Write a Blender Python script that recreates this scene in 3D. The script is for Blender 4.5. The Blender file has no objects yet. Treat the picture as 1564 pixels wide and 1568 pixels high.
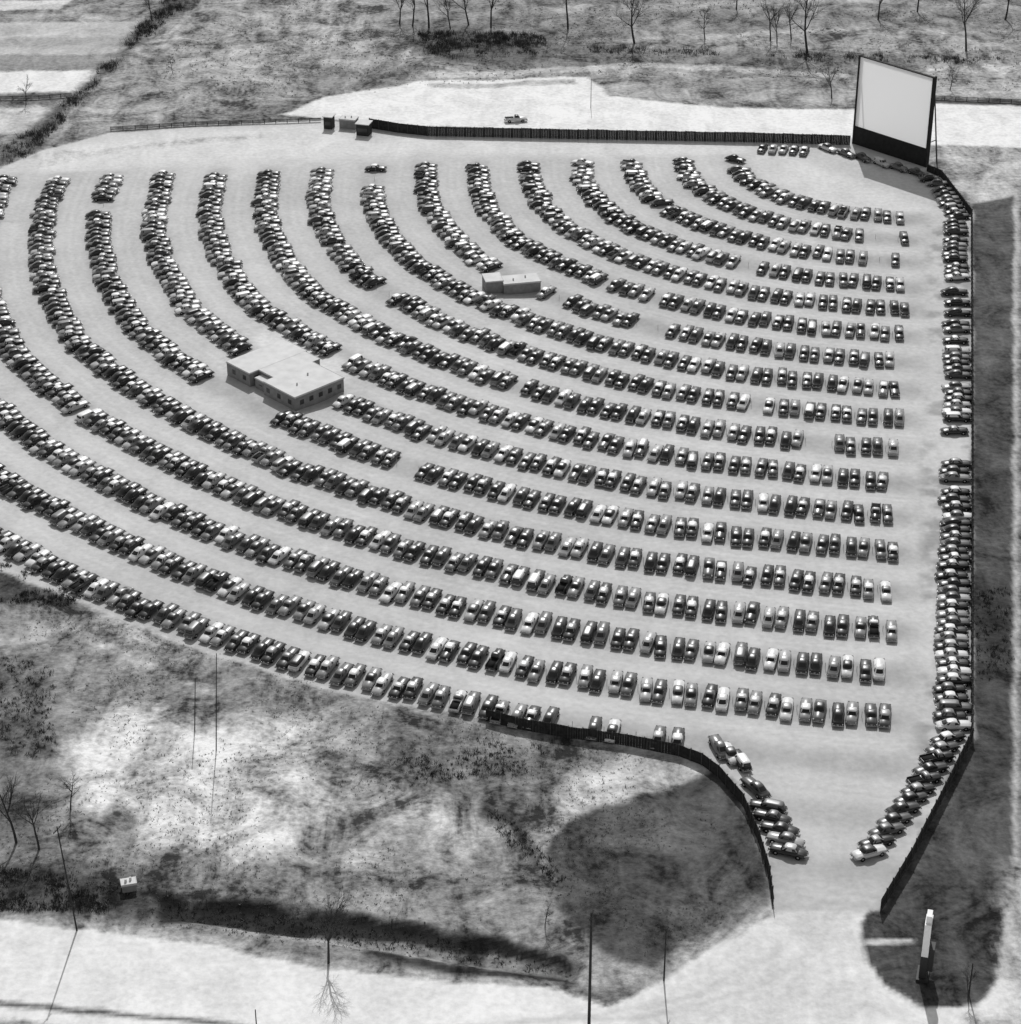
import bpy, math, random
import numpy as np
from mathutils import Vector, Matrix
random.seed(7); rng=np.random.RandomState(11)
scene=bpy.context.scene
H=208.0; F=3500.0; TH=math.radians(30)
def G(px,py):
    u=(px-782)/F; v=(784-py)/F
    dy=math.cos(TH)+v*math.sin(TH); dz=-math.sin(TH)+v*math.cos(TH)
    t=H/-dz
    return (u*t,dy*t)
# ------------------------------------------------ helpers
def link(o): scene.collection.objects.link(o); return o
def mesh_obj(name,V,Fc,mats,mi=None,smooth=False,parent=None):
    me=bpy.data.meshes.new(name); me.from_pydata(V,[],Fc); 
    for m in mats: me.materials.append(m)
    if mi is not None: me.polygons.foreach_set('material_index',mi)
    if smooth: me.polygons.foreach_set('use_smooth',[True]*len(Fc))
    me.update()
    o=bpy.data.objects.new(name,me); link(o)
    if parent: o.parent=parent
    return o
def empty(name,loc=(0,0,0),rz=0):
    e=bpy.data.objects.new(name,None); e.location=loc; e.rotation_euler=(0,0,rz); link(e); return e
class MB:
    def __init__(s): s.V=[];s.F=[];s.M=[]
    def box(s,x0,x1,y0,y1,z0,z1,m=0):
        b=len(s.V); s.V+=[(x0,y0,z0),(x1,y0,z0),(x1,y1,z0),(x0,y1,z0),(x0,y0,z1),(x1,y0,z1),(x1,y1,z1),(x0,y1,z1)]
        for f in [(0,3,2,1),(4,5,6,7),(0,1,5,4),(1,2,6,5),(2,3,7,6),(3,0,4,7)]:
            s.F.append(tuple(b+i for i in f)); s.M.append(m)
    def tube(s,p,q,r0,r1,n=6,m=0,cap=True):
        p=Vector(p);q=Vector(q);d=(q-p).normalized()
        a=d.orthogonal().normalized(); c=d.cross(a); b=len(s.V)
        for P,r in((p,r0),(q,r1)):
            for i in range(n):
                t=2*math.pi*i/n; s.V.append(tuple(P+a*math.cos(t)*r+c*math.sin(t)*r))
        for i in range(n):
            j=(i+1)%n; s.F.append((b+i,b+j,b+n+j,b+n+i)); s.M.append(m)
        if cap:
            s.F.append(tuple(b+n+i for i in range(n))); s.M.append(m)
            s.F.append(tuple(b+n-1-i for i in range(n))); s.M.append(m)
    def obj(s,name,mats,smooth=False,parent=None):
        return mesh_obj(name,s.V,s.F,mats,s.M,smooth,parent)
def mat(name,g,rough=.8,spec=.3,noise=0,scale=2.0,metal=0):
    m=bpy.data.materials.new(name); m.use_nodes=True; nt=m.node_tree; b=nt.nodes['Principled BSDF']
    b.inputs['Base Color'].default_value=(g,g,g,1); b.inputs['Roughness'].default_value=rough
    b.inputs['Specular IOR Level'].default_value=spec; b.inputs['Metallic'].default_value=metal
    if noise:
        geo=nt.nodes.new('ShaderNodeNewGeometry'); n=nt.nodes.new('ShaderNodeTexNoise'); n.inputs['Scale'].default_value=scale; n.inputs['Detail'].default_value=5
        nt.links.new(geo.outputs['Position'],n.inputs['Vector'])
        mr=nt.nodes.new('ShaderNodeMapRange'); mr.inputs[1].default_value=.25; mr.inputs[2].default_value=.75
        mr.inputs[3].default_value=g*(1-noise); mr.inputs[4].default_value=g*(1+noise)
        nt.links.new(n.outputs[0],mr.inputs[0]); nt.links.new(mr.outputs[0],b.inputs['Base Color'])
    return m
# ------------------------------------------------ noise
TAB=rng.rand(256,256)
def vnoise(x,y,sc,seed=0):
    gx=x/sc+seed*17.3+1000; gy=y/sc+seed*31.7+1000
    ix=np.floor(gx).astype(int); iy=np.floor(gy).astype(int); fx=gx-ix; fy=gy-iy
    fx=fx*fx*(3-2*fx); fy=fy*fy*(3-2*fy)
    a=TAB[ix%256,iy%256];b=TAB[(ix+1)%256,iy%256];c=TAB[ix%256,(iy+1)%256];d=TAB[(ix+1)%256,(iy+1)%256]
    return (a*(1-fx)+b*fx)*(1-fy)+(c*(1-fx)+d*fx)*fy
def fbm(x,y,sc,oct=4,seed=0):
    s=0;a=1;t=0
    for i in range(oct):
        s=s+a*vnoise(x,y,sc/2**i,seed+i); t+=a; a*=.55
    return s/t
def sstep(a,b,x):
    t=np.clip((x-a)/(b-a),0,1); return t*t*(3-2*t)
def sdf(poly,X,Y):   # positive inside
    P=np.array(poly); n=len(P); d=np.full(X.shape,1e18); ins=np.zeros(X.shape,bool)
    for i in range(n):
        a=P[i]; b=P[(i+1)%n]; e=b-a; wx=X-a[0]; wy=Y-a[1]
        t=np.clip((wx*e[0]+wy*e[1])/(e@e+1e-9),0,1)
        d=np.minimum(d,(wx-t*e[0])**2+(wy-t*e[1])**2)
        if a[1]!=b[1]:
            c=((a[1]>Y)!=(b[1]>Y))&(X<(b[0]-a[0])*(Y-a[1])/(b[1]-a[1])+a[0]); ins^=c
    d=np.sqrt(d); return np.where(ins,d,-d)
def PX(l): return [G(*p) for p in l]
# ------------------------------------------------ lot layout
CX,CY=95.0,539.0
R0,DR,NR=42.0,12.8,18
def fa(deg): return np.interp(deg,[175,183,195,210],[-2.2,-2.2,-1,0])
def fb(deg): return np.interp(deg,[175,181,195,210,222,240,255],[-.2,-.17,.2,.5,.38,.17,0])
def xline(y): return 59.4+(y-295)*(33.6/202)
def yline(x): return 535-(55-x)*(14/177)
def uidx(X,Y):
    r=np.hypot(X-CX,Y-CY); deg=np.degrees(np.arctan2(Y-CY,X-CX))%360
    return (r-R0-fa(deg))/(DR+fb(deg))
def ramp(X,Y):
    u=uidx(X,Y)
    m=sstep(-.6,-.3,u)*(1-sstep(NR-1+.25,NR-1+.6,u))
    m=m*(1-sstep(1,7,X-xline(Y)))*(1-sstep(2,8,Y-yline(X)))
    return 0.17*(1-np.sin(2*np.pi*u))*m
ditch=PX([(235,1372),(480,1390),(760,1440),(890,1480),(880,1502),(500,1440),(245,1402)])
def groundz(X,Y):
    X=np.asarray(X,float);Y=np.asarray(Y,float)
    z=ramp(X,Y)
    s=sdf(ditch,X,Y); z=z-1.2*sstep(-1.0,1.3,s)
    return z
def gz(x,y): return float(groundz(np.array([x]),np.array([y]))[0])
def axis(lo,hi,step,far):
    d=np.arange(lo,hi+step/2,step); o=[];s=step;v=hi
    while v<far: s*=1.5; v+=s; o.append(v)
    p=[];s=step;v=lo
    while v>-far: s*=1.5; v-=s; p.append(v)
    return np.array(p[::-1]+list(d)+o)
xs=axis(-172,172,.65,9000); ys=axis(212,690,.65,9000)
X,Y=np.meshgrid(xs,ys)
qx=X+ (fbm(X,Y,9,5,1)-.5)*4.5; qy=Y+(fbm(X,Y,9,5,5)-.5)*5.5
tone=0.17+0.10*(fbm(X,Y,30,4,2)-.5)*2; grain=np.ones_like(X)
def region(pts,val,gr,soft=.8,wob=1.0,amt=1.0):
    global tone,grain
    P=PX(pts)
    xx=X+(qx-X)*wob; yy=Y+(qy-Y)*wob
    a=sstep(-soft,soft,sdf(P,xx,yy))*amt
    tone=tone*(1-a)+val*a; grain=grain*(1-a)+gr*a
# far land beyond the back road
region([(-400,-400),(2000,-400),(2000,170),(1300,160),(900,118),(480,150),(150,200),(-400,300)],.24,.9,3,1)
region([(560,-60),(1700,-60),(1700,60),(1200,45),(900,60),(600,30)],.20,.8,5,2)
region([(590,35),(860,45),(1000,75),(1400,85),(1400,110),(900,108),(660,95)],.15,.9,5,2)
region([(640,40),(830,50),(850,85),(700,95),(645,75)],.08,1,5,2)
region([(850,110),(1000,104),(1300,125),(1300,160),(950,150)],.27,.8,3,1)
region([(640,112),(1000,96),(1300,112),(1300,118),(1000,104),(640,122)],.46,.4,1,1,.8)
region([(900,60),(1300,40),(1600,50),(1600,56),(1300,47),(900,66)],.36,.6,1.5,1,.7)
region([(860,10),(1300,-5),(1600,8),(1600,16),(1300,3),(860,20)],.33,.6,1.5,1,.7)
region([(1420,100),(1700,95),(1700,150),(1420,148)],.36,.7,4,1)
region([(1420,150),(1700,158),(1700,166),(1420,158)],.08,.6,.8,1)
region([(330,20),(560,10),(600,110),(420,140),(300,130)],.29,.8,9,2)
region([(420,110),(640,95),(650,122),(470,148)],.18,.9,5,2)
# striped fields upper left
region([(-300,-200),(330,-200),(270,0),(190,85),(60,200),(-300,300)],.24,.8,2,1)
region([(-300,4),(110,0),(90,14),(-300,22)],.55,.3,1,.4)
region([(-300,38),(218,32),(185,82),(-300,90)],.43,.25,1.5,.5)
region([(-300,60),(200,56),(190,70),(-300,74)],.34,.3,1.5,.5)
region([(-300,90),(180,84),(160,106),(-300,112)],.25,.4,1.5,.5)
region([(-300,112),(158,108),(120,140),(-300,146)],.68,.15,1.2,.5)
region([(-300,148),(110,142),(85,160),(-300,166)],.13,1,1.2,.5)
region([(-300,168),(85,164),(40,205),(-300,222)],.5,.3,1.5,.6)
region([(260,-10),(310,-10),(200,75),(120,160),(50,235),(-10,262),(-10,232),(90,165),(170,90)],.10,1,3,1.5)
region([(318,-10),(324,-10),(160,150),(60,240),(50,240),(150,150)],.38,.5,1,1,.5)
# right-hand field
region([(1440,215),(1720,215),(1750,320),(1490,318)],.33,.7,1.5,.5)
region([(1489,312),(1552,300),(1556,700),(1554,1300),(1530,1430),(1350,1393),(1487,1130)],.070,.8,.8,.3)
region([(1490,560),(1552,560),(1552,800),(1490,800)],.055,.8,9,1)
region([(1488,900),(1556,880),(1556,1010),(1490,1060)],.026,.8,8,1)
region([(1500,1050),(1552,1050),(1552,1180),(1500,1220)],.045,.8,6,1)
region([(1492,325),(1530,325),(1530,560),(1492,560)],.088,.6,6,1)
region([(1553,290),(1562,290),(1560,1330),(1551,1330)],.42,.3,.5,.3)
region([(1562,290),(1900,290),(1900,1330),(1560,1330)],.16,.8,1.5,.3)
# scrub foreground
region([(-300,840),(60,870),(140,912),(300,975),(540,1052),(750,1095),(900,1130),(1040,1150),(1180,1390),(1000,1500),(900,1510),(500,1460),(0,1400),(-300,1380)],.19,1,2,.6)
region([(-200,845),(50,872),(130,912),(110,935),(-200,925)],.06,1,2,1.5)
region([(-200,975),(60,965),(110,990),(60,1000),(-200,1005)],.36,.5,1.5,1)
region([(100,950),(200,1010),(330,1060),(330,1068),(190,1020),(90,962)],.38,.6,1,1.5,.8)
region([(-200,1010),(70,1010),(110,1120),(60,1200),(-200,1230)],.12,1,7,2)
region([(150,935),(250,975),(330,1000),(290,1020),(190,985)],.40,.8,3,1.5)
region([(95,1150),(200,1085),(330,1105),(505,1100),(480,1170),(515,1250),(430,1310),(340,1325),(270,1290),(150,1235)],.54,.62,4,2)
region([(600,1225),(690,1245),(740,1290),(690,1310),(610,1270)],.40,.8,4,2)
region([(510,1180),(560,1150),(600,1220),(580,1330),(530,1330)],.27,1,4,2)
region([(560,1110),(830,1135),(860,1180),(760,1250),(620,1190)],.14,1,6,2)
region([(380,1180),(450,1170),(450,1230),(400,1240)],.3,1,4,2,.8)
region([(735,1225),(790,1255),(870,1345),(860,1352),(780,1285),(720,1240)],.05,1,1.5,2)
region([(860,1210),(960,1160),(1060,1165),(1110,1190),(1000,1215),(880,1245),(850,1320),(830,1290)],.42,.7,3,1)
region([(880,1132),(1040,1162),(1096,1194),(1134,1240),(1160,1310),(1172,1390),(1180,1390),(1184,1340),(1142,1230),(1100,1178),(1040,1148)],.55,.4,.7,.3)
region([(-200,1325),(120,1330),(250,1362),(235,1402),(-200,1398)],.055,1,3,1.5)
region([(-200,1200),(50,1210),(90,1290),(-200,1310)],.10,1,4,2)
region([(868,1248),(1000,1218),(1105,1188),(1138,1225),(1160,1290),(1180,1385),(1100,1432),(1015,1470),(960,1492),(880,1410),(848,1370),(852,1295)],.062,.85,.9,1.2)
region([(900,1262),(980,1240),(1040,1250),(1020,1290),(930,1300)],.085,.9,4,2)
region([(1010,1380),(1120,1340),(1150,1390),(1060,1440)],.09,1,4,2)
region([(520,1330),(800,1380),(860,1440),(500,1385)],.19,1,3,1)
region([(235,1368),(480,1388),(760,1438),(890,1478),(885,1490),(740,1458),(500,1428),(245,1408)],.022,.6,.6,1.2)  # ditch bank: its shade is put into the ground tone, besides dark weeds
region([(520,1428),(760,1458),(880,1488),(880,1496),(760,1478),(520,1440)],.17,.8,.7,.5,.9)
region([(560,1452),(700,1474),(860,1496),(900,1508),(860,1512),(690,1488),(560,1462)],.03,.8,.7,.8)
region([(870,1440),(990,1480),(950,1520),(880,1510)],.26,1,2,2)
# entrance apron and highway
region([(-500,1400),(0,1408),(250,1438),(500,1482),(860,1518),(930,1545),(1010,1505),(1100,1448),(1182,1400),(1183,1380),(1330,1390),(1316,1420),(1325,1468),(1350,1505),(1420,1546),(1500,1540),(1530,1490),(1540,1400),(1600,1330),(1900,1330),(1900,2200),(-500,2200)],.68,.12,.5,.45)
region([(1182,1385),(1330,1390),(1316,1420),(1325,1468),(1350,1505),(1420,1546),(1300,1590),(1000,1570),(1010,1510),(1100,1448)],.55,.16,5,1,.8)
region([(1540,1330),(1900,1330),(1900,1700),(1500,1650),(1540,1560)],.42,.5,3,1)
region([(1500,1560),(1600,1540),(1600,1600),(1480,1600)],.30,.7,2,1)
region([(-400,1520),(0,1535),(170,1550),(380,1568),(600,1592),(600,1598),(380,1576),(170,1558),(0,1543),(-400,1529)],.09,.6,.4,.3)
region([(-400,1560),(0,1562),(200,1585),(600,1625),(-400,1900)],.22,.8,.6,.4)
region([(-400,1390),(0,1397),(250,1426),(500,1470),(860,1508),(860,1516),(500,1482),(250,1438),(0,1407),(-400,1401)],.36,.6,.4,.5,.7)
# wheel tracks turning from the highway into the entrance
for o_ in (0,16,70,86):
    region([(700+o_,1568),(900+o_,1556),(1060+o_,1520),(1180+o_*.8,1460),(1230+o_*.5,1400),(1233+o_*.5,1400),(1184+o_*.8,1463),(1062+o_,1524),(900+o_,1560),(700+o_,1572)],.44,.1,.5,.3,.5)
# island of the sign
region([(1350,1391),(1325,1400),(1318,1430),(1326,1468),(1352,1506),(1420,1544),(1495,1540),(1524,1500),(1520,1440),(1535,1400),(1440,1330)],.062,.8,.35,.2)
region([(1322,1440),(1322,1446),(1400,1444),(1400,1438)],.60,.2,.3,0)
# back road
region([(430,175),(500,148),(650,124),(900,117),(935,148),(1100,163),(1305,168),(1440,158),(1800,170),(1800,232),(1440,222),(1300,214),(565,190)],.70,.16,.9,.5)
region([(990,118),(1300,128),(1300,160),(1100,160),(960,148)],.27,.7,2,1)
region([(660,128),(880,122),(885,128),(665,136)],.25,.6,.8,1,.6)
# the lot itself
lotpx=[(60,232),(170,203),(490,183),(565,193),(1300,210),(1440,262),(1488,322),(1488,1130),(1352,1391),(1320,1396),(1182,1396),(1176,1330),(1140,1217),(1100,1172),(1040,1137),(870,1112),(750,1098),(540,1068),(300,994),(140,930),(0,876),(-400,720),(-400,330),(-20,268)]
region(lotpx,.50,.08,.6,.4)
lotm=sstep(-.5,.5,sdf(PX(lotpx),X,Y))
u=uidx(X,Y)
rowm=lotm*(1-sstep(1,7,X-xline(Y)))*(1-sstep(2,8,Y-yline(X)))*sstep(-.6,-.3,u)
tone*=1-rowm*.20*(.5+.5*np.cos(2*np.pi*u))*(fbm(X,Y,5,3,9)+.5)
fr=(u%1.0)
trk=np.exp(-((fr-.42)/.035)**2)+np.exp(-((fr-.56)/.035)**2)
tone*=1-rowm*.09*trk*(fbm(X,Y,14,3,70)+.3)
tone*=1+lotm*.24*(fbm(X,Y,30,4,20)-.5)
aisle=lotm*sstep(3,6,X-xline(Y))*(Y<500)
tone*=1-aisle*.38*sstep(.48,.70,fbm(X,Y,4.5,4,33))
region([(1184,1388),(1270,1382),(1350,1388),(1350,1391),(1270,1385),(1184,1391)],.40,.1,.3,0,.7)
region([(40,240),(170,210),(490,190),(560,205),(1150,218),(1130,236),(600,238),(60,262)],.62,.12,3,1,.7)
region([(30,240),(250,215),(400,205),(400,212),(200,228),(60,255)],.36,.6,1.5,1.5,.5)
region([(1200,240),(1330,285),(1430,320),(1400,325),(1230,305),(1170,260)],.60,.12,3,1,.7)
region([(395,505),(470,500),(530,560),(520,600),(450,560),(380,530)],.62,.1,1.5,1,.8)
nv=X.size; Z=groundz(X,Y)
V=np.stack([X.ravel(),Y.ravel(),Z.ravel()],1)
nx=len(xs);ny=len(ys)
idx=np.arange(nv).reshape(ny,nx)
Fq=np.stack([idx[:-1,:-1].ravel(),idx[:-1,1:].ravel(),idx[1:,1:].ravel(),idx[1:,:-1].ravel()],1)
me=bpy.data.meshes.new('ground'); me.vertices.add(nv); me.vertices.foreach_set('co',V.ravel())
me.loops.add(Fq.size); me.loops.foreach_set('vertex_index',Fq.ravel())
me.polygons.add(len(Fq)); me.polygons.foreach_set('loop_start',np.arange(len(Fq))*4); me.polygons.foreach_set('loop_total',np.full(len(Fq),4))
me.polygons.foreach_set('use_smooth',np.ones(len(Fq),bool)); me.update(calc_edges=True)
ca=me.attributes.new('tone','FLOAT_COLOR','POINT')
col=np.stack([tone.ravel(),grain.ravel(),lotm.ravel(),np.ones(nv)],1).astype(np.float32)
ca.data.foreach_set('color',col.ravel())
gm=bpy.data.materials.new('ground_surface'); gm.use_nodes=True; nt=gm.node_tree; N=nt.nodes; L=nt.links
bs=N['Principled BSDF']; bs.inputs['Roughness'].default_value=.95; bs.inputs['Specular IOR Level'].default_value=.1
at=N.new('ShaderNodeAttribute'); at.attribute_name='tone'; sp=N.new('ShaderNodeSeparateColor'); L.new(at.outputs['Color'],sp.inputs[0])
geo=N.new('ShaderNodeNewGeometry')
def nz(sc,det,ro,dist=0,mp=None):
    n=N.new('ShaderNodeTexNoise'); n.inputs['Scale'].default_value=sc; n.inputs['Detail'].default_value=det; n.inputs['Roughness'].default_value=ro; n.inputs['Distortion'].default_value=dist
    if mp:
        k=N.new('ShaderNodeMapping'); k.inputs['Rotation'].default_value=(0,0,mp[0]); k.inputs['Scale'].default_value=(1,mp[1],1); L.new(geo.outputs['Position'],k.inputs[0]); L.new(k.outputs[0],n.inputs['Vector'])
    else: L.new(geo.outputs['Position'],n.inputs['Vector'])
    return n.outputs[0]
def mth(op,a,b,c=None):
    n=N.new('ShaderNodeMath'); n.operation=op
    for i,v in enumerate((a,b,c)):
        if v is None: continue
        if isinstance(v,(int,float)): n.inputs[i].default_value=v
        else: L.new(v,n.inputs[i])
    return n.outputs[0]
nA=mth('SUBTRACT',nz(.10,6,.68,.9),.5); nB=mth('SUBTRACT',nz(.9,3,.6),.5); nS=mth('SUBTRACT',nz(.14,5,.62,1.4,(.5,.3)),.5)
Gc=sp.outputs[1]
t1=mth('MULTIPLY',mth('MULTIPLY',nA,Gc),5.2)
t2=mth('MULTIPLY',nB,mth('MULTIPLY_ADD',Gc,1.9,.32))
t3=mth('MULTIPLY',mth('MULTIPLY',nS,Gc),2.8)
m=mth('ADD',mth('ADD',mth('ADD',t1,t2),t3),1.0); m=mth('MINIMUM',mth('MAXIMUM',m,.16),2.3)
alb=mth('MINIMUM',mth('MULTIPLY',sp.outputs[0],m),.78)
L.new(alb,bs.inputs['Base Color'])
bp=N.new('ShaderNodeBump'); bp.inputs['Distance'].default_value=.5; L.new(nB,bp.inputs['Height']); L.new(mth('MULTIPLY_ADD',Gc,.5,.03),bp.inputs['Strength']); L.new(bp.outputs[0],bs.inputs['Normal'])
me.materials.append(gm); link(bpy.data.objects.new('ground',me))
# ------------------------------------------------ materials
def paintmat(name,mul,els,rough):
    paint=bpy.data.materials.new(name); paint.use_nodes=True; nt=paint.node_tree; b=nt.nodes['Principled BSDF']
    oi=nt.nodes.new('ShaderNodeObjectInfo'); cr=nt.nodes.new('ShaderNodeValToRGB'); cr.color_ramp.interpolation='CONSTANT'
    e=cr.color_ramp.elements; e[0].position=0; e[0].color=(els[0][1],)*3+(1,); e[1].position=els[1][0]; e[1].color=(els[1][1],)*3+(1,)
    for p,g in els[2:]:
        k=e.new(p); k.color=(g,g,g,1)
    mm=nt.nodes.new('ShaderNodeMath'); mm.operation='MULTIPLY'; mm.inputs[1].default_value=mul; nt.links.new(oi.outputs['Random'],mm.inputs[0])
    f=nt.nodes.new('ShaderNodeMath'); f.operation='FRACT'; nt.links.new(mm.outputs[0],f.inputs[0])
    nt.links.new(f.outputs[0],cr.inputs[0]); nt.links.new(cr.outputs[0],b.inputs['Base Color'])
    b.inputs['Roughness'].default_value=rough; b.inputs['Specular IOR Level'].default_value=.6
    return paint
paint=paintmat('car_paint',.999,[(0,.010),(.26,.022),(.44,.05),(.58,.10),(.70,.2),(.82,.36),(.92,.62)],.32)
paint_r=paintmat('car_roof_paint',13.7,[(0,.015),(.2,.04),(.36,.12),(.50,.26),(.64,.45),(.82,.68)],.36)
glass=mat('car_glass',.01,.12,.6); tyre=mat('tyre_rubber',.015,.9,.1); chrome=mat('chrome',.45,.3,.5,metal=1); lamp=mat('lamp_lens',.4,.3)
CM=[paint,glass,tyre,chrome,lamp,paint_r]
# ------------------------------------------------ cars
def loft(mb,st,m):
    rings=[]
    for (y,w,zb,zf,zc) in st:
        h=zf-zb
        half=[(0,zb),(.8*w,zb),(.97*w,zb+.2*h),(w,zb+.5*h),(.97*w,zb+.8*h),(.86*w,zf),(.68*w,zf-.01+.15*(zc-zf)),(.5*w,zf+.75*(zc-zf)),(0,zc)]
        ring=half+[(-a,c) for a,c in half[-2:0:-1]]
        b=len(mb.V); mb.V+=[(a,y,c) for a,c in ring]; rings.append((b,len(ring)))
    for (a,n),(c,_) in zip(rings[:-1],rings[1:]):
        for i in range(n):
            j=(i+1)%n; mb.F.append((a+i,c+i,c+j,a+j)); mb.M.append(m)
    a,n=rings[0]; mb.F.append(tuple(a+i for i in range(n))); mb.M.append(m)
    a,n=rings[-1]; mb.F.append(tuple(a+n-1-i for i in range(n))); mb.M.append(m)
def house(mb,levels,rm=5):
    n=20; rings=[]
    for (y0,y1,hw,z,ex) in levels:
        b=len(mb.V)
        for i in range(n):
            t=2*math.pi*(i+.5)/n; c,s=math.cos(t),math.sin(t)
            xx=math.copysign(abs(c)**ex,c)*hw; yy=(y0+y1)/2+math.copysign(abs(s)**ex,s)*(y1-y0)/2
            mb.V.append((xx,yy,z))
        rings.append(b)
    for k,(a,c) in enumerate(zip(rings[:-1],rings[1:])):
        for i in range(n):
            j=(i+1)%n
            corner = i in (2,7,12,17) ; bp=i in (9,19)
            g=(k==1 and not corner and not bp)
            mb.F.append((a+i,a+j,c+j,c+i)); mb.M.append(1 if g else (0 if k==0 else rm))
    mb.F.append(tuple(rings[-1]+i for i in range(n))); mb.M.append(rm)
def car_mesh(kind):
    mb=MB()
    S=[(-2.5,.66,.45,.60,.66),(-2.4,.80,.38,.74,.80),(-2.05,.89,.32,.86,.94),(-1.5,.93,.29,.90,1.02),(-.8,.92,.28,.92,1.06),(.2,.92,.28,.93,1.07),(.9,.92,.28,.93,1.07),(1.5,.92,.30,.91,1.04),(2.05,.89,.34,.86,.99),(2.35,.80,.38,.78,.90),(2.47,.66,.42,.68,.74)]
    if kind=='pickup':
        S=[(-2.5,.82,.5,.86,.88),(-2.4,.86,.42,.92,.9),(-.3,.86,.4,.95,.92),(0,.86,.35,.98,1.1),(.9,.84,.33,1.0,1.15),(1.5,.88,.35,.92,1.15),(2.1,.84,.4,.86,1.08),(2.4,.62,.42,.75,.95)]
    loft(mb,S,0)
    if kind=='sedan': house(mb,[(-1.45,1.02,.82,.98,.5),(-1.38,.95,.80,1.08,.5),(-1.02,.48,.70,1.44,.5),(-.88,.32,.60,1.54,.6),(-.55,.0,.30,1.59,.8)])
    if kind=='coupe': house(mb,[(-2.1,.85,.80,.92,.6),(-1.8,.78,.78,1.08,.55),(-1.15,.32,.66,1.40,.55),(-.9,.18,.55,1.51,.65),(-.5,-.1,.28,1.56,.8)],0)
    if kind=='hardtop': house(mb,[(-1.25,.9,.82,.98,.45),(-1.18,.84,.80,1.06,.45),(-.75,.36,.68,1.38,.5),(-.62,.22,.58,1.46,.6),(-.35,.0,.30,1.50,.8)])
    if kind=='wagon': house(mb,[(-2.3,1.0,.82,.9,.35),(-2.25,.93,.80,1.08,.35),(-2.1,.5,.72,1.50,.35),(-2.0,.38,.64,1.59,.45),(-1.5,.1,.34,1.63,.7)])
    if kind=='pickup':
        house(mb,[(-.35,1.0,.78,1.0,.4),(-.33,.93,.76,1.15,.4),(-.25,.6,.68,1.55,.4),(-.15,.48,.58,1.66,.5),(.05,.25,.3,1.7,.7)])
        mb.box(-.68,.68,-2.38,-.45,.925,.96,2)
        for sx in(-1,1): mb.box(min(sx*.70,sx*.80),max(sx*.70,sx*.80),-2.42,-.42,.9,1.12,0)
    for sx in(-1,1):
        for y in(-1.5,1.52):
            mb.tube((sx*.70,y,.36),(sx*.935,y,.36),.36,.36,12,2); mb.tube((sx*.93,y,.36),(sx*.955,y,.36),.18,.14,8,3)
        mb.tube((sx*.68,2.3,.74),(sx*.68,2.5,.74),.14,.12,8,4)
        mb.tube((sx*.74,-2.36,.66),(sx*.74,-2.5,.66),.09,.07,6,4)
    for s in(-1,1):
        mb.box(-.86,.86,min(s*2.5,s*2.6),max(s*2.5,s*2.6),.40,.54,3)
        for sx in(-.45,.45): mb.box(sx-.04,sx+.04,min(s*2.42,s*2.63),max(s*2.42,s*2.63),.36,.64,3)
    for i in range(3): mb.box(-.42,.42,2.40,2.52,.52+.08*i,.56+.08*i,3)
    mb.box(-.16,.16,-2.53,-2.50,.56,.70,4)
    o=mb.obj('parked_'+kind,CM,True); me=o.data; bpy.data.objects.remove(o); return me
KM=[car_mesh(k) for k in('sedan','coupe','hardtop','wagon','pickup')]
KW=[.46,.26,.2,.055,.025]
placed={}
def put_car(x,y,hd,name='parked_car',kind=None,dmin=2.0):
    key=(int(x//4),int(y//4))
    for i in(-1,0,1):
        for j in(-1,0,1):
            for (a,b_) in placed.get((key[0]+i,key[1]+j),[]):
                if (a-x)**2+(b_-y)**2<dmin**2: return None
    placed.setdefault(key,[]).append((x,y))
    me=KM[kind] if kind is not None else random.choices(KM,KW)[0]
    o=bpy.data.objects.new(name,me)
    h=Vector((hd[0],hd[1],0)).normalized()
    e=1.5; zf=gz(x+h.x*e,y+h.y*e); zr=gz(x-h.x*e,y-h.y*e)
    f=Vector((h.x,h.y,(zf-zr)/(2*e))).normalized(); rt=f.cross(Vector((0,0,1))).normalized(); up=rt.cross(f)
    s=random.uniform(1.03,1.15)
    M=Matrix((rt,f,up)).transposed().to_4x4(); M=Matrix.Translation((x,y,(zf+zr)/2))@M@Matrix.Diagonal((random.uniform(.98,1.05),s,random.uniform(1.02,1.16),1))
    o.matrix_world=M; link(o); return o
bld=[(G(432,583),15.5),(G(788,438),8.0)]
posts=MB()
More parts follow.
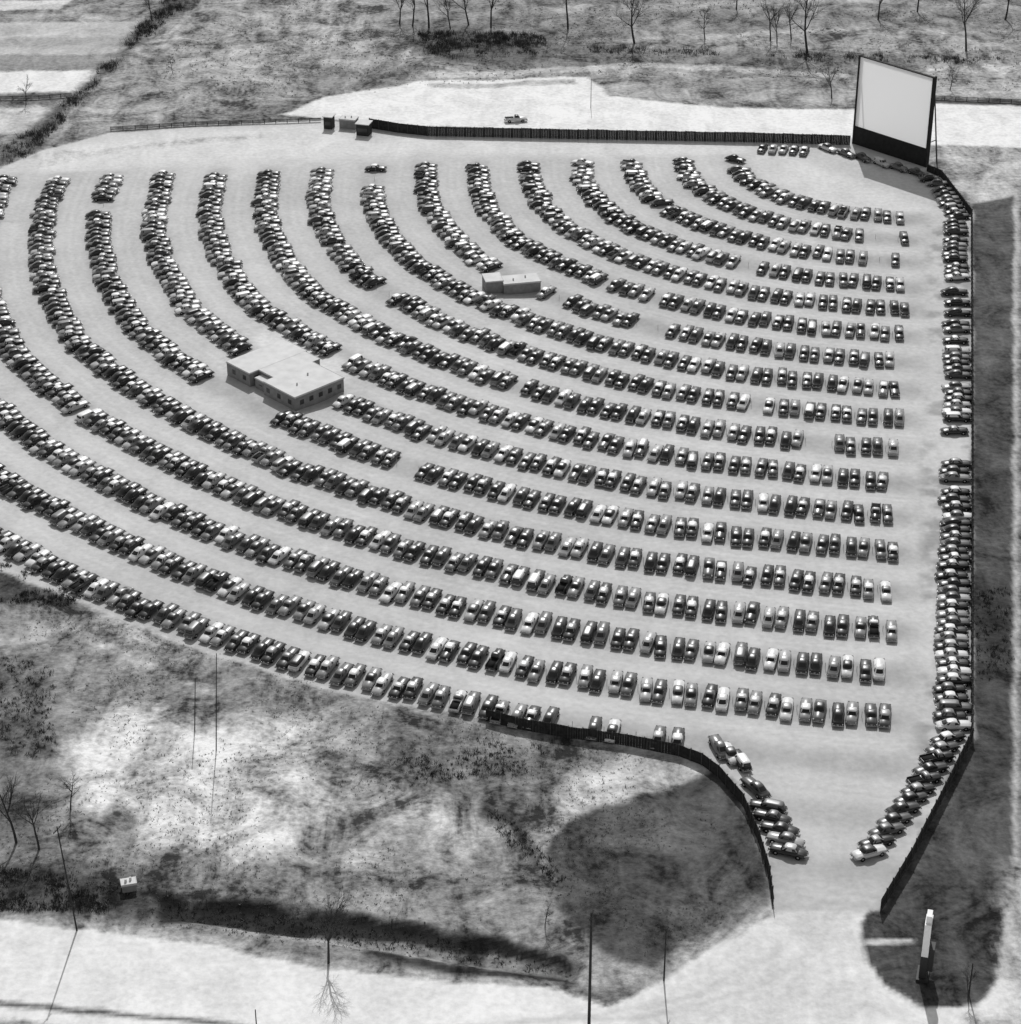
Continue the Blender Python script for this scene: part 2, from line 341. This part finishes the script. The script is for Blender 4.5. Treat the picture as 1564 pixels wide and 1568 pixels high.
for i in range(NR):
    phi=math.radians(176); k=0; gap=0
    while phi<math.radians(300):
        dg=math.degrees(phi); R=R0+float(fa(dg))+i*(DR+float(fb(dg)))
        s=2.15 if k%2 else 2.95; k+=1; phi+=s/R
        x=CX+R*math.cos(phi); y=CY+R*math.sin(phi)
        if x<-165 or y>yline(x) : continue
        if x>xline(y): break
        if i==NR-1 and x>G(1040,1120)[0]: break
        if any(math.hypot(x-c[0],y-c[1])<rr for c,rr in bld): continue
        d2=math.degrees(phi+.01); R2=R0+float(fa(d2))+i*(DR+float(fb(d2)))
        tx=CX+R2*math.cos(phi+.01)-x; ty=CY+R2*math.sin(phi+.01)-y; tl=math.hypot(tx,ty); tx/=tl; ty/=tl
        if k%2: 
            z=gz(x,y); posts.tube((x-tx*1.4,y-ty*1.4,z-.1),(x-tx*1.4,y-ty*1.4,z+1.1),.05,.05,4,0)
        if gap>0: gap-=1; continue
        pg=.020 if y<505 else .055
        if random.random()<pg: gap=random.choice([0,0,1,1,2,2]); continue
        hx,hy=-ty,tx
        if hx*(CX-x)+hy*(CY-y)<0: hx,hy=-hx,-hy
        j=random.gauss(0,.30); x+=j*hx; y+=j*hy
        a=math.atan2(hy,hx)+random.gauss(0,.04)
        if random.random()<.03: a+=math.pi
        put_car(x,y,(math.cos(a),math.sin(a)))
posts.obj('speaker_posts',[mat('post_paint',.35,.6)])
def line_cars(a,b,sp,hd,prob=1.0,jit=.15):
    a=Vector(G(*a));b=Vector(G(*b));n=int((b-a).length/sp)
    for i in range(n+1):
        if random.random()>prob: continue
        p=a+(b-a)*(i/max(n,1)); hx=Vector(hd).normalized()
        p=p+hx*random.gauss(0,jit); ang=math.atan2(hx.y,hx.x)+random.gauss(0,.04)
        put_car(p.x,p.y,(math.cos(ang),math.sin(ang)))
line_cars((1463,345),(1463,400),2.6,(1,0),.95)
line_cars((1465,405),(1465,780),2.7,(1,0),.66,.3)
line_cars((1465,785),(1461,870),2.4,(1,0),.97)
line_cars((1459,875),(1459,1115),2.4,(1,0),.96,.25)
line_cars((1452,1135),(1405,1215),2.5,(.9,.35),.97)
line_cars((1395,1228),(1332,1310),2.6,(.9,.35),.97)
line_cars((1386,1255),(1362,1300),2.6,(.9,.35),.8)
line_cars((1100,1148),(1135,1170),2.3,(-.3,.9),1)
line_cars((1158,1212),(1170,1220),2.3,(-.5,.8),1)
line_cars((1176,1240),(1208,1308),2.3,(-.9,.35),1)
line_cars((1168,230),(1232,234),2.3,(.3,1),1)
line_cars((1268,230),(1405,268),4.6,(.6,-.85),1)
line_cars((1412,270),(1436,284),2.6,(1,.1),1)
line_cars((1440,288),(1468,335),2.6,(1,.25),1)
put_car(*G(790,186),(1,.15),'parked_truck',4)
# ------------------------------------------------ fences
wood=mat('dark_fence_wood',.03,.85,.1,.5,1.5); woodl=mat('fence_post_wood',.08,.85,.1,.3,2)
def fence(pts,h,name='wooden_fence',m=wood):
    mb=MB(); P=[Vector(p) for p in PX(pts)]
    for a,b in zip(P[:-1],P[1:]):
        d=b-a; L_=d.length; n=max(1,round(L_/2.44)); t=d.normalized(); nn=Vector((-t.y,t.x))
        for i in range(n):
            q0=a+d*(i/n); q1=a+d*((i+1)/n); hh=h*random.uniform(.97,1.03)
            bcount=6
            for k in range(bcount):
                c0=q0+(q1-q0)*(k/bcount); c1=q0+(q1-q0)*((k+.95)/bcount); h2=hh*random.uniform(.985,1.015)
                B=len(mb.V); w=nn*.03
                for z in(-.15,h2):
                    for q in(c0-w,c1-w,c1+w,c0+w): mb.V.append((q.x,q.y,z))
                for f in [(0,3,2,1),(4,5,6,7),(0,1,5,4),(1,2,6,5),(2,3,7,6),(3,0,4,7)]: mb.F.append(tuple(B+i_ for i_ in f)); mb.M.append(0)
            for s in(-1,1): 
                pq=q0+nn*.10*s; mb.tube((pq.x,pq.y,-.2),(pq.x,pq.y,hh+.12),.07,.07,5,1)
            for z in (.5,hh-.4):
                e0=q0+nn*.06; e1=q1+nn*.06; mb.tube((e0.x,e0.y,z),(e1.x,e1.y,z),.05,.05,4,1)
    return mb.obj(name,[m,woodl])
fence([(566,196),(610,203),(655,208),(900,213),(1170,218),(1302,222)],2.6)
fence([(1420,262),(1442,272),(1488,332),(1489,700),(1488,1136)],1.9)
fence([(1488,1136),(1440,1232),(1395,1320),(1348,1398)],2.5)
fence([(745,1104),(790,1116),(870,1130),(960,1142),(1040,1158),(1075,1172),(1100,1190),(1138,1234),(1162,1290),(1178,1345),(1184,1392)],2.2)
def rail(pts,h=1.1,name='rail_fence'):
    mb=MB(); P=[Vector(p) for p in PX(pts)]
    for a,b in zip(P[:-1],P[1:]):
        d=b-a;n=max(1,round(d.length/3))
        for i in range(n):
            q=a+d*(i/n); r_=a+d*((i+1)/n); mb.tube((q.x,q.y,-.1),(q.x,q.y,h),.10,.09,5)
            for z in(.35,.7,h-.1): mb.tube((q.x,q.y,z),(r_.x,r_.y,z+random.uniform(-.05,.05)),.09,.09,4)
    mb.obj(name,[wood])
rail([(170,200),(300,192),(440,188),(492,186)])
rail([(0,153),(60,152),(110,148)])
rail([(1430,152),(1600,160)])
# ------------------------------------------------ movie screen
sc=empty('drive_in_movie_screen'); A=Vector(G(1306,219)); B=Vector(G(1419,256)); d=(B-A); W=d.length; ang=math.atan2(d.y,d.x)
sc.location=(A.x,A.y,0); sc.rotation_euler=(0,0,ang)
# white screen face; translucency added so sun from behind brightens its shaded front
white=bpy.data.materials.new('screen_white_translucent'); white.use_nodes=True; nt=white.node_tree; nt.nodes.remove(nt.nodes['Principled BSDF'])
df=nt.nodes.new('ShaderNodeBsdfDiffuse'); tr=nt.nodes.new('ShaderNodeBsdfTranslucent'); mx=nt.nodes.new('ShaderNodeMixShader'); mx.inputs[0].default_value=.38
for q in(df,tr): q.inputs[0].default_value=(.93,.93,.93,1)
nt.links.new(df.outputs[0],mx.inputs[1]); nt.links.new(tr.outputs[0],mx.inputs[2]); nt.links.new(mx.outputs[0],nt.nodes['Material Output'].inputs[0])
frame=mat('screen_frame_dark',.02,.8,.2,.3,1.0); brace=mat('screen_timber',.08,.8,.2,.3,1)
Ht=23.0; zb=4.8
mesh_obj('white_surface',[(.45,-.1,zb),(W-.45,-.1,zb),(W-.45,-.1,Ht-.25),(.45,-.1,Ht-.25)],[(0,1,2,3)],[white],parent=sc)
mb=MB(); 
mb.box(0,.45,-.30,.9,0,Ht+.1); mb.box(W-.45,W,-.30,.9,0,Ht+.1); mb.box(.45,W-.45,-.15,.5,Ht-.25,Ht); mb.box(.45,W-.45,-.2,.3,0,zb)
mb.obj('frame_and_skirt',[frame],parent=sc)
mb=MB()
for x in (.2,W-.2): mb.tube((x,4.5,0),(x,.8,Ht-4),.2,.16,6); mb.tube((x,3.2,6.2),(x,.9,6.2),.12,.12,5)
for i in range(1,6): 
    x=.3+i*(W-.6)/6; mb.tube((x,2.6,0),(x,.3,zb-.4),.15,.12,5)
mb.obj('back_bracing',[brace],parent=sc)
# ------------------------------------------------ buildings
wallm=mat('block_wall',.22,.85,.2,.2,1.2); roofm=mat('gravel_roof',.60,.9,.1,.12,.5); winm=mat('window_dark',.02,.3,.5); trim=mat('roof_edge',.5,.7,.2,.1,1); doorm=mat('door_paint',.12,.6)
def building(name,P,ang,blocks,wins=True):
    e=empty(name,(P[0],P[1],0),ang)
    mb=MB(); rf=MB(); wn=MB()
    for bi,(u0,u1,v0,v1,h) in enumerate(blocks):
        mb.box(u0,u1,v0,v1,-.2,h)
        rf.box(u0,u1,v0,v1,h+.002,h+.12)
        if not(bi==1 and len(blocks)>2): 
            rf.box(u0-.12,u1+.12,v0-.12,v0-.003,h-.15,h+(.14 if bi else .2),1)
        rf.box(u0-.12,u0-.003,v0,v1,h-.15,h+.16,1)
        rf.box(u1+.003,u1+.12,v0,v1,h-.15,h+.16,1)
        k=u0+1.2
        while wins and k+1.0<u1-.6:
            wn.box(k,k+1.0,v0-.04,v0-.003,1.3,h-1.0); k+=2.4
        k=v0+1.2
        while k+1.0<v1-.6:
            if wins: wn.box(u0-.04,u0-.003,k,k+1.0,1.3,h-1.0)
            wn.box(u1+.003,u1+.04,k,k+1.0,0.05,2.1,1); k+=3.4
    u0,u1,v0,v1,h=blocks[0]
    for t in((.3,.4),(.65,.6)):
        rf.tube((u0+(u1-u0)*t[0],v0+(v1-v0)*t[1],h+.1),(u0+(u1-u0)*t[0],v0+(v1-v0)*t[1],h+.6),.2,.15,8,1)
    mb.obj('walls',[wallm],parent=e); rf.obj('flat_roof',[roofm,trim],parent=e); wn.obj('windows_and_doors',[winm,doorm],parent=e)
building('concession_building',G(453,632),math.radians(44),[(0,12.5,0,9.8,3.3),(2.6,14.5,9.803,14.6,3.3),(.2,15,14.603,22,3.3),(.8,2.597,10.2,13.6,2.5)],True)
building('projection_booth',G(772,452),math.radians(12),[(0,8.2,0,4.5,2.5),(-3.8,-.003,.8,5.2,3.1)],False)
building('ticket_booth',G(520,196),math.radians(-15),[(0,4.2,0,3,2.4)],False)
dk=mat('booth_dark_wall',.03,.8,.2,.2,1)
def booth(px,py,w_,d_,h):
    e=empty('ticket_booth',(*G(px,py),0),math.radians(-15)); mb=MB()
    mb.box(0,w_,0,d_,-.1,h); mb.box(-.25,w_+.25,-.25,d_+.25,h+.003,h+.2,1); mb.box(.3,w_-.3,-.05,-.003,1.0,2.0,2); mb.box(-.05,-.003,.4,d_-.4,1.0,2.0,2)
    mb.obj('booth_body',[dk,roofm,winm],parent=e)
booth(546,207,3.2,3,3.0); booth(496,197,2.2,2.4,3.2)
building('utility_shed',G(188,1368),math.radians(15),[(0,2.0,0,1.5,1.3)],False)
# ------------------------------------------------ poles
polem=mat('pole_wood',.035,.85,.1,.3,2)
def pole(px,py,h,name='utility_pole',arms=1,r=.17,ax=.35,lean=0):
    x,y=G(px,py); z=gz(x,y); mb=MB(); mb.tube((0,0,-.3),(lean,0,h),r,r*.65,8)
    for k in range(arms):
        zz=h-.5-k*.9; c,s=math.cos(ax),math.sin(ax); mb.tube((-1.0*c+lean,-1.0*s,zz),(1.0*c+lean,1.0*s,zz),.06,.06,4)
        for t in(-.9,-.5,.5,.9): mb.tube((t*c+lean,t*s,zz),(t*c+lean,t*s,zz+.22),.04,.05,5)
    o=mb.obj(name,[polem]); o.location=(x,y,z); return o
pole(902,1580,20,r=.22,ax=1.3); pole(118,1425,18,r=.13,ax=1.2,lean=-1.0); pole(1017,1502,9,r=.12,ax=1.2); pole(331,1150,18,r=.09,arms=0,lean=1.2); pole(298,1120,10,r=.09,arms=0,lean=.8)
pole(1484,1524,5.5,'lamp_post',0,r=.12); pole(905,165,8,r=.09,arms=0); pole(395,1600,6,r=.1,arms=0)
# ------------------------------------------------ roadside sign
sg=empty('roadside_sign',(*G(1413,1496),0),math.radians(75))
sw=mat('sign_white',.8,.6,.2,.05,1); sd=mat('sign_dark',.03,.6)
mb=MB(); mb.box(-.7,1.2,-.5,.5,0,4.2,1); mb.box(-.9,1.5,-.45,.45,4.2,9.6,0); mb.box(-.5,1.0,-.35,.35,9.6,10.8,0)
mb.box(-.6,1.1,-1.2,-.503,1.6,5.4,1)
for k in range(4): mb.box(-.7,1.3,-.48,-.452,5.6+k*1.0,6.1+k*1.0,1); mb.box(-.7,1.3,.452,.48,4.9+k*1.2,5.5+k*1.2,1)
mb.box(-1.2,1.8,-.8,.8,-.1,.4,1); mb.obj('sign_tower',[sw,sd],parent=sg)
# ------------------------------------------------ trees
bark=mat('bark',.05,.9,.1,.3,1)
def tree_mesh(seed,h,dens=1.0):
    rd=random.Random(seed); mb=MB()
    def grow(p,dv,l,r,lv):
        n=3; q=p
        for i in range(n):
            dv=(dv+Vector((rd.gauss(0,.10),rd.gauss(0,.10),rd.gauss(.03,.04)))).normalized()
            q2=q+dv*(l/n); mb.tube(q,q2,r*(1-.35*i/n),r*(1-.35*(i+1)/n),5 if lv<2 else 3,0,False)
            q=q2
            if lv<4 and (i>0 or lv>0):
                for _ in range(2):
                    if rd.random()<.85*dens:
                        a=rd.uniform(0,6.28); side=dv.orthogonal().normalized(); side.rotate(Matrix.Rotation(a,3,dv))
                        nd=(dv*rd.uniform(.6,1.1)+side*rd.uniform(.5,.9)).normalized()
                        grow(q,nd,l*rd.uniform(.42,.62),r*.42,lv+1)
        if lv<4: grow(q,dv,l*.62,r*.62,lv+1)
    grow(Vector((0,0,-.2)),Vector((0,0,1)),h*.42,h*.018,0)
    o=mb.obj('t',[bark]); m_=o.data; bpy.data.objects.remove(o); return m_
TM=[tree_mesh(s,15,.95) for s in(1,2,3,4)]
def tree(px,py,s,k=None):
    x,y=G(px,py); o=bpy.data.objects.new('bare_tree',TM[random.randrange(4) if k is None else k]); o.location=(x,y,gz(x,y)); o.rotation_euler=(0,0,random.uniform(0,6)); o.scale=(s,s,s*random.uniform(1,1.2)); link(o)
for a in [(612,36,.9),(632,40,1),(657,42,1.2),(690,44,.8),(718,38,1),(752,42,1.1),(870,44,1.2),(972,66,1.3),(1180,62,.9),(1237,80,1.4),(1212,60,.8),(1274,150,.7),(1480,78,1.2),(1405,18,1),(1455,138,.5),(1080,60,.7),(1345,30,1),(1540,30,1.1),(1128,14,.8),(1190,66,.7),
          (40,160,.5),(232,30,.6),(265,112,.35),(503,1475,.75),(60,1300,.7),(25,1290,.8),(835,1420,.3),(1483,1532,.35),(108,1240,.5)]: tree(*a)
# ------------------------------------------------ scrub masses
def scrub(name,pts,m,hs,k=7,wid=.10):
    V_=[];F_=[]
    P_=np.array(pts); zz=groundz(P_[:,0],P_[:,1])
    for (x,y),z in zip(pts,zz.tolist()):
        h=random.uniform(*hs)*(1 if random.random()<.8 else 1.5)
        for _ in range(k):
            a=random.uniform(0,6.28); rr=random.uniform(0,.8)*h; bx=x+math.cos(a)*rr; by=y+math.sin(a)*rr
            l=h*random.uniform(.35,1.0); tx=bx+random.gauss(0,.5)*l; ty=by+random.gauss(0,.5)*l
            b=random.uniform(0,3.14); w=wid*random.uniform(.6,1.6)
            n=len(V_); V_+= [(bx-math.cos(b)*w,by-math.sin(b)*w,z-.05),(bx+math.cos(b)*w,by+math.sin(b)*w,z-.05),(tx,ty,z+l)]; F_.append((n,n+1,n+2))
    return mesh_obj(name,V_,F_,[m])
def inpoly(pts,n,f=0,sc=6):
    P=PX(pts); x0=min(p[0] for p in P);x1=max(p[0] for p in P);y0=min(p[1] for p in P);y1=max(p[1] for p in P)
    a=rng.uniform(x0,x1,n*8); b_=rng.uniform(y0,y1,n*8); ok=sdf(P,a,b_)>0
    if f: ok&=fbm(a,b_,sc,4,44)>f+rng.uniform(-.08,.08,a.shape)
    a=a[ok][:n]; b_=b_[ok][:n]; return list(zip(a.tolist(),b_.tolist()))
dark=mat('brush_dark',.07,.9,.1,.6,.4); mid=mat('dry_grass',.19,.9,.1,.6,.3)
th=inpoly([(640,48),(830,52),(850,80),(700,92),(650,80)],420,.47)+inpoly([(260,-10),(310,-10),(200,75),(120,160),(50,235),(-10,262),(-10,240),(90,165),(170,90)],600,.5)+inpoly([(900,70),(1100,78),(1100,86),(900,80)],60,.45)+inpoly([(1180,80),(1560,90),(1560,98),(1180,92)],110,.45)
scrub('shrub_thicket',th,dark,(.6,2.0),14,.06)
fg=inpoly([(-50,880),(300,990),(750,1115),(1040,1170),(1165,1390),(900,1500),(0,1390)],5000,.50,14)
scrub('weed_patch',fg,mid,(.12,.34),5,.05)
sm2=inpoly([(-20,1000),(80,1020),(90,1180),(-20,1220)],220,.5,9)+inpoly([(560,1110),(830,1140),(850,1180),(640,1200)],220,.52,9)+inpoly([(-20,1325),(240,1362),(235,1398),(-20,1395)],450,.4,9)+inpoly([(-20,855),(60,880),(130,914),(100,930),(-20,920)],260,.45,9)+inpoly([(1495,900),(1550,900),(1550,1030),(1495,1050)],150,.45,9)+inpoly([(740,1230),(790,1260),(870,1345),(850,1352),(760,1275)],110)
scrub('brush_thicket',sm2,dark,(.25,.75),11,.05)
scrub('ditch_weeds',inpoly([(240,1376),(480,1394),(760,1444),(888,1484),(880,1490),(500,1432),(250,1404)],400),dark,(.15,.6),8,.05)
far=inpoly([(200,150),(330,0),(1560,0),(1560,140),(900,112),(480,150)],2500,.52,12)
scrub('field_grass',far,mid,(.2,.5),5,.08)
# ------------------------------------------------ light and camera
w=bpy.data.worlds.new('World'); scene.world=w; w.use_nodes=True; nt=w.node_tree
bg=nt.nodes['Background']; sky=nt.nodes.new('ShaderNodeTexSky'); sky.sky_type='NISHITA'; sky.sun_disc=False; sky.sun_elevation=math.radians(45); sky.sun_rotation=0
bw=nt.nodes.new('ShaderNodeRGBToBW'); nt.links.new(sky.outputs[0],bw.inputs[0]); nt.links.new(bw.outputs[0],bg.inputs[0]); bg.inputs[1].default_value=.15
sl=bpy.data.lights.new('sun','SUN'); sl.energy=3.2; sl.angle=math.radians(.5); sl.color=(1,.997,.995)
so=bpy.data.objects.new('sun',sl); so.rotation_euler=(math.radians(-45),0,0); so.location=(0,600,300); link(so)
cd=bpy.data.cameras.new('camera'); cd.sensor_fit='HORIZONTAL'; cd.sensor_width=36; cd.lens=36*F/1564; cd.clip_end=20000; cd.clip_start=1
co=bpy.data.objects.new('camera',cd); co.location=(0,0,H); co.rotation_euler=(math.radians(60),0,0); link(co); scene.camera=co
scene.view_settings.view_transform='Standard'; scene.view_settings.look='None'; scene.view_settings.exposure=0
print('cars',sum(len(v) for v in placed.values()))
